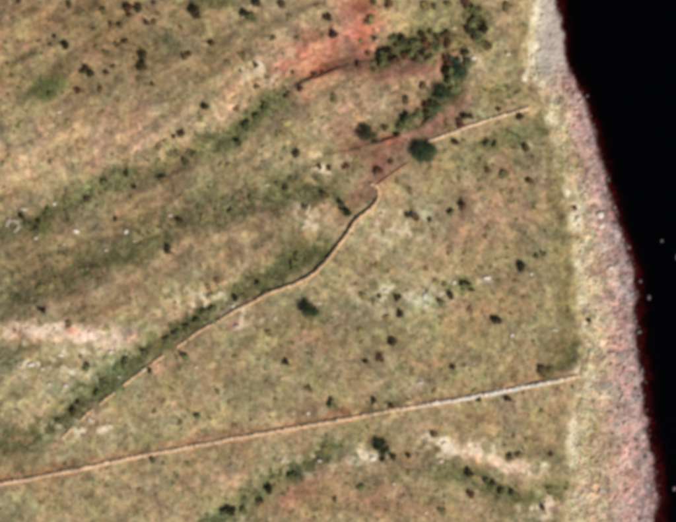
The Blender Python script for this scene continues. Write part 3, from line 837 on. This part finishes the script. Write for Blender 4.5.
# x, y, radius x, radius y (pixels), colour: W white, P pinkish, C cream, K grey wet
BO = """54 204 2.6 2.6 W;24 209 4.5 2.5 C;76 231 4.4 2.8 W;36 238 2.8 2 C;64 244 2 2 C;106 250 3 2.2 P;126 232 2.6 3.4 W;134 241 2.4 2 C;170 215 4 2.6 P;
308 207 2.2 4 C;303 227 3 2.6 C;267 185 3 2 C;319 303 3 2 C;275 318 2 3 C;242 309 3 2.4 W;233 306 2.6 2.4 W;237 327 4 3 P;27 329 2.8 2.2 C;89 332 2.6 2 C;
31 365 4.4 3 W;42 369 3.6 3 C;61 355 4 2.4 W;49 384 2.8 2.2 C;66 386 3.4 2.6 W;100 350 3.6 2.4 C;111 352 3 2.6 W;144 370 3 2.6 C;119 377 3 2 C;
308 413 2.8 2 W;320 461 3 2 W;282 461 3 3.4 C;373 458 4.4 4 W;441 461 3.8 3 P;445 444 4.5 3 W;394 484 2 2 W;426 513 2.2 1.8 W;
425 297 3 5 W;385 291 3.4 2.6 W;454 282 3 3.4 W;487 278 4.5 2.4 W;531 274 2.4 2.2 W;512 335 2.4 2.4 W;454 28 2 2 C;474 58 3.6 2.8 W;508 54 2.6 2.6 W;
59 112 3.4 2.4 C;420 383 4 2.4 C;196 367 2.6 2 C;474 363 2.6 2 P;555 330 4 2 C;532 58 2.2 6 W;525 72 2.6 4 C;
600 215 4.6 5 W;602 226 4 3.2 W;587 181 2.6 2 W;586 193 2 2 P;578 219 3 4 W;578 240 2.6 3 C;581 252 2.6 3 C;611 268 3 2.6 W;621 306 2.2 2 P;618 281 2 2 C;
612 354 4 3.4 P;620 331 4 2.6 P;622 340 3 3 P;622 398 2.6 5 P;625 424 3 4 P;604 256 2.4 2.6 P;606 243 2 2 P;592 388 2.6 2 C;585 340 3.6 2.4 C;591 352 3 4 C;
585 401 4.4 2.4 C;598 379 2.6 2.2 C;620 366 3 2.4 P;570 168 2 3 C;563 148 2 3 C;594 160 2.4 2 P;578 118 2.4 2 P;590 448 2.6 2.2 C;630 455 2.6 2.4 P;612 468 2.4 2.2 P;
634 351 2.6 2.4 K;636 389 2.8 2.4 K;639 397 2.4 2.4 K;641 371 2.4 5 K;635 321 2.6 2.2 K;640 281 2.2 2.2 K;648 297 2.6 3.2 K;639 332 2.6 2.2 K;658 241 1.7 2 K;673 257 2.6 4 K;
636 440 2.6 3 K;646 457 2.6 3 K;629 262 2.6 2.4 K;587 96 1.8 1.8 K;673 488 2 3 K;620 228 2 2 K"""
btint = {'W': ((0.56, 0.49, 0.40), 'white'), 'P': ((0.42, 0.31, 0.25), 'pinkish'), 'C': ((0.42, 0.365, 0.27), 'cream'), 'K': ((0.15, 0.12, 0.125), 'pale grey')}
bl = []
for rec in BO.replace('\n', '').split(';'):
    a = rec.split(); bl.append((float(a[0]), float(a[1]), float(a[2]), float(a[3]), a[4]))
BSPEC = {(600, 215): 'largest bright white boulder on the beach, upper of a touching pair', (602, 226): 'bright white boulder touching the underside of the largest beach boulder',
         (673, 257): 'pale rock breaking the black sea at the right picture edge', (658, 241): 'tiny pale rock in the black sea, higher of the two farthest offshore',
         (673, 488): 'small pale rock in the sea near the lower right corner', (641, 371): 'tall narrow grey rock just off the waterline near the long wall',
         (648, 297): 'largest pale rock standing in the dark red shallows', (640, 281): 'small pale rock in the shallows, just above the largest one there',
         (425, 297): 'tall white outcrop at the centre of the pale mid-field patch', (445, 444): 'brightest white rock on the bare soil strip below the long wall'}
for i, (x, y, rx, ry, kc) in enumerate(bl):
    tint, cw = btint[kc]
    kind = 'rock' if kc == 'K' else 'boulder'
    lab = BSPEC.get((int(x), int(y))) or f'{cw} {kind}, {relation(i, bl)}'.replace('nearest', 'nearest stone', 1)
    assert lab not in used_labels, lab
    used_labels.add(lab)
    o = link('boulder', BOULDERS[i % len(BOULDERS)], label=lab, category='boulder', group='pale boulders on field and shore')
    p = P(x, y)
    hgt = 0.75 * min(rx, ry) * S
    z = max(p.z, -0.35)
    o.location = (p.x, p.y, z + hgt * 0.25 if kc != 'K' else max(z + hgt * 0.25, -hgt * 0.25))
    o.scale = (rx * S * 0.85, ry * S * 0.85, max(hgt, 0.28) * 1.2)
    o.rotation_euler = (0, 0, random.uniform(-0.35, 0.35))
    tv = random.uniform(0.88, 1.1); o.color = (tint[0] * tv, tint[1] * tv, tint[2] * tv, 1)

# ruined ring of pale stones at the left edge
ring = link('stone_ring', None, label='small open ring of pale stones beside green scrub at left edge', category='ruin')
c0 = P(12.5, 226); ring.location = c0; ring.empty_display_size = 0.4
for k in range(13):
    a = math.radians(-70 + k * 21)
    r_ = 1.45 * random.uniform(0.92, 1.08)
    for lvl in range(2 if k % 4 else 1):
        x, y = c0.x + math.cos(a) * r_, c0.y + math.sin(a) * r_
        z = float(height(np.array([x]), np.array([y]))[0])
        st = link('stone', BOULDERS[(k + lvl) % 10], ring)
        st.location = (x - c0.x, y - c0.y, z - c0.z + 0.1 + 0.3 * lvl)
        st.rotation_euler = (0, 0, a + random.uniform(-.4, .4))
        st.scale = (random.uniform(.4, .62), random.uniform(.38, .6), random.uniform(.2, .3))
        st.color = (0.30, 0.25, 0.19, 1)
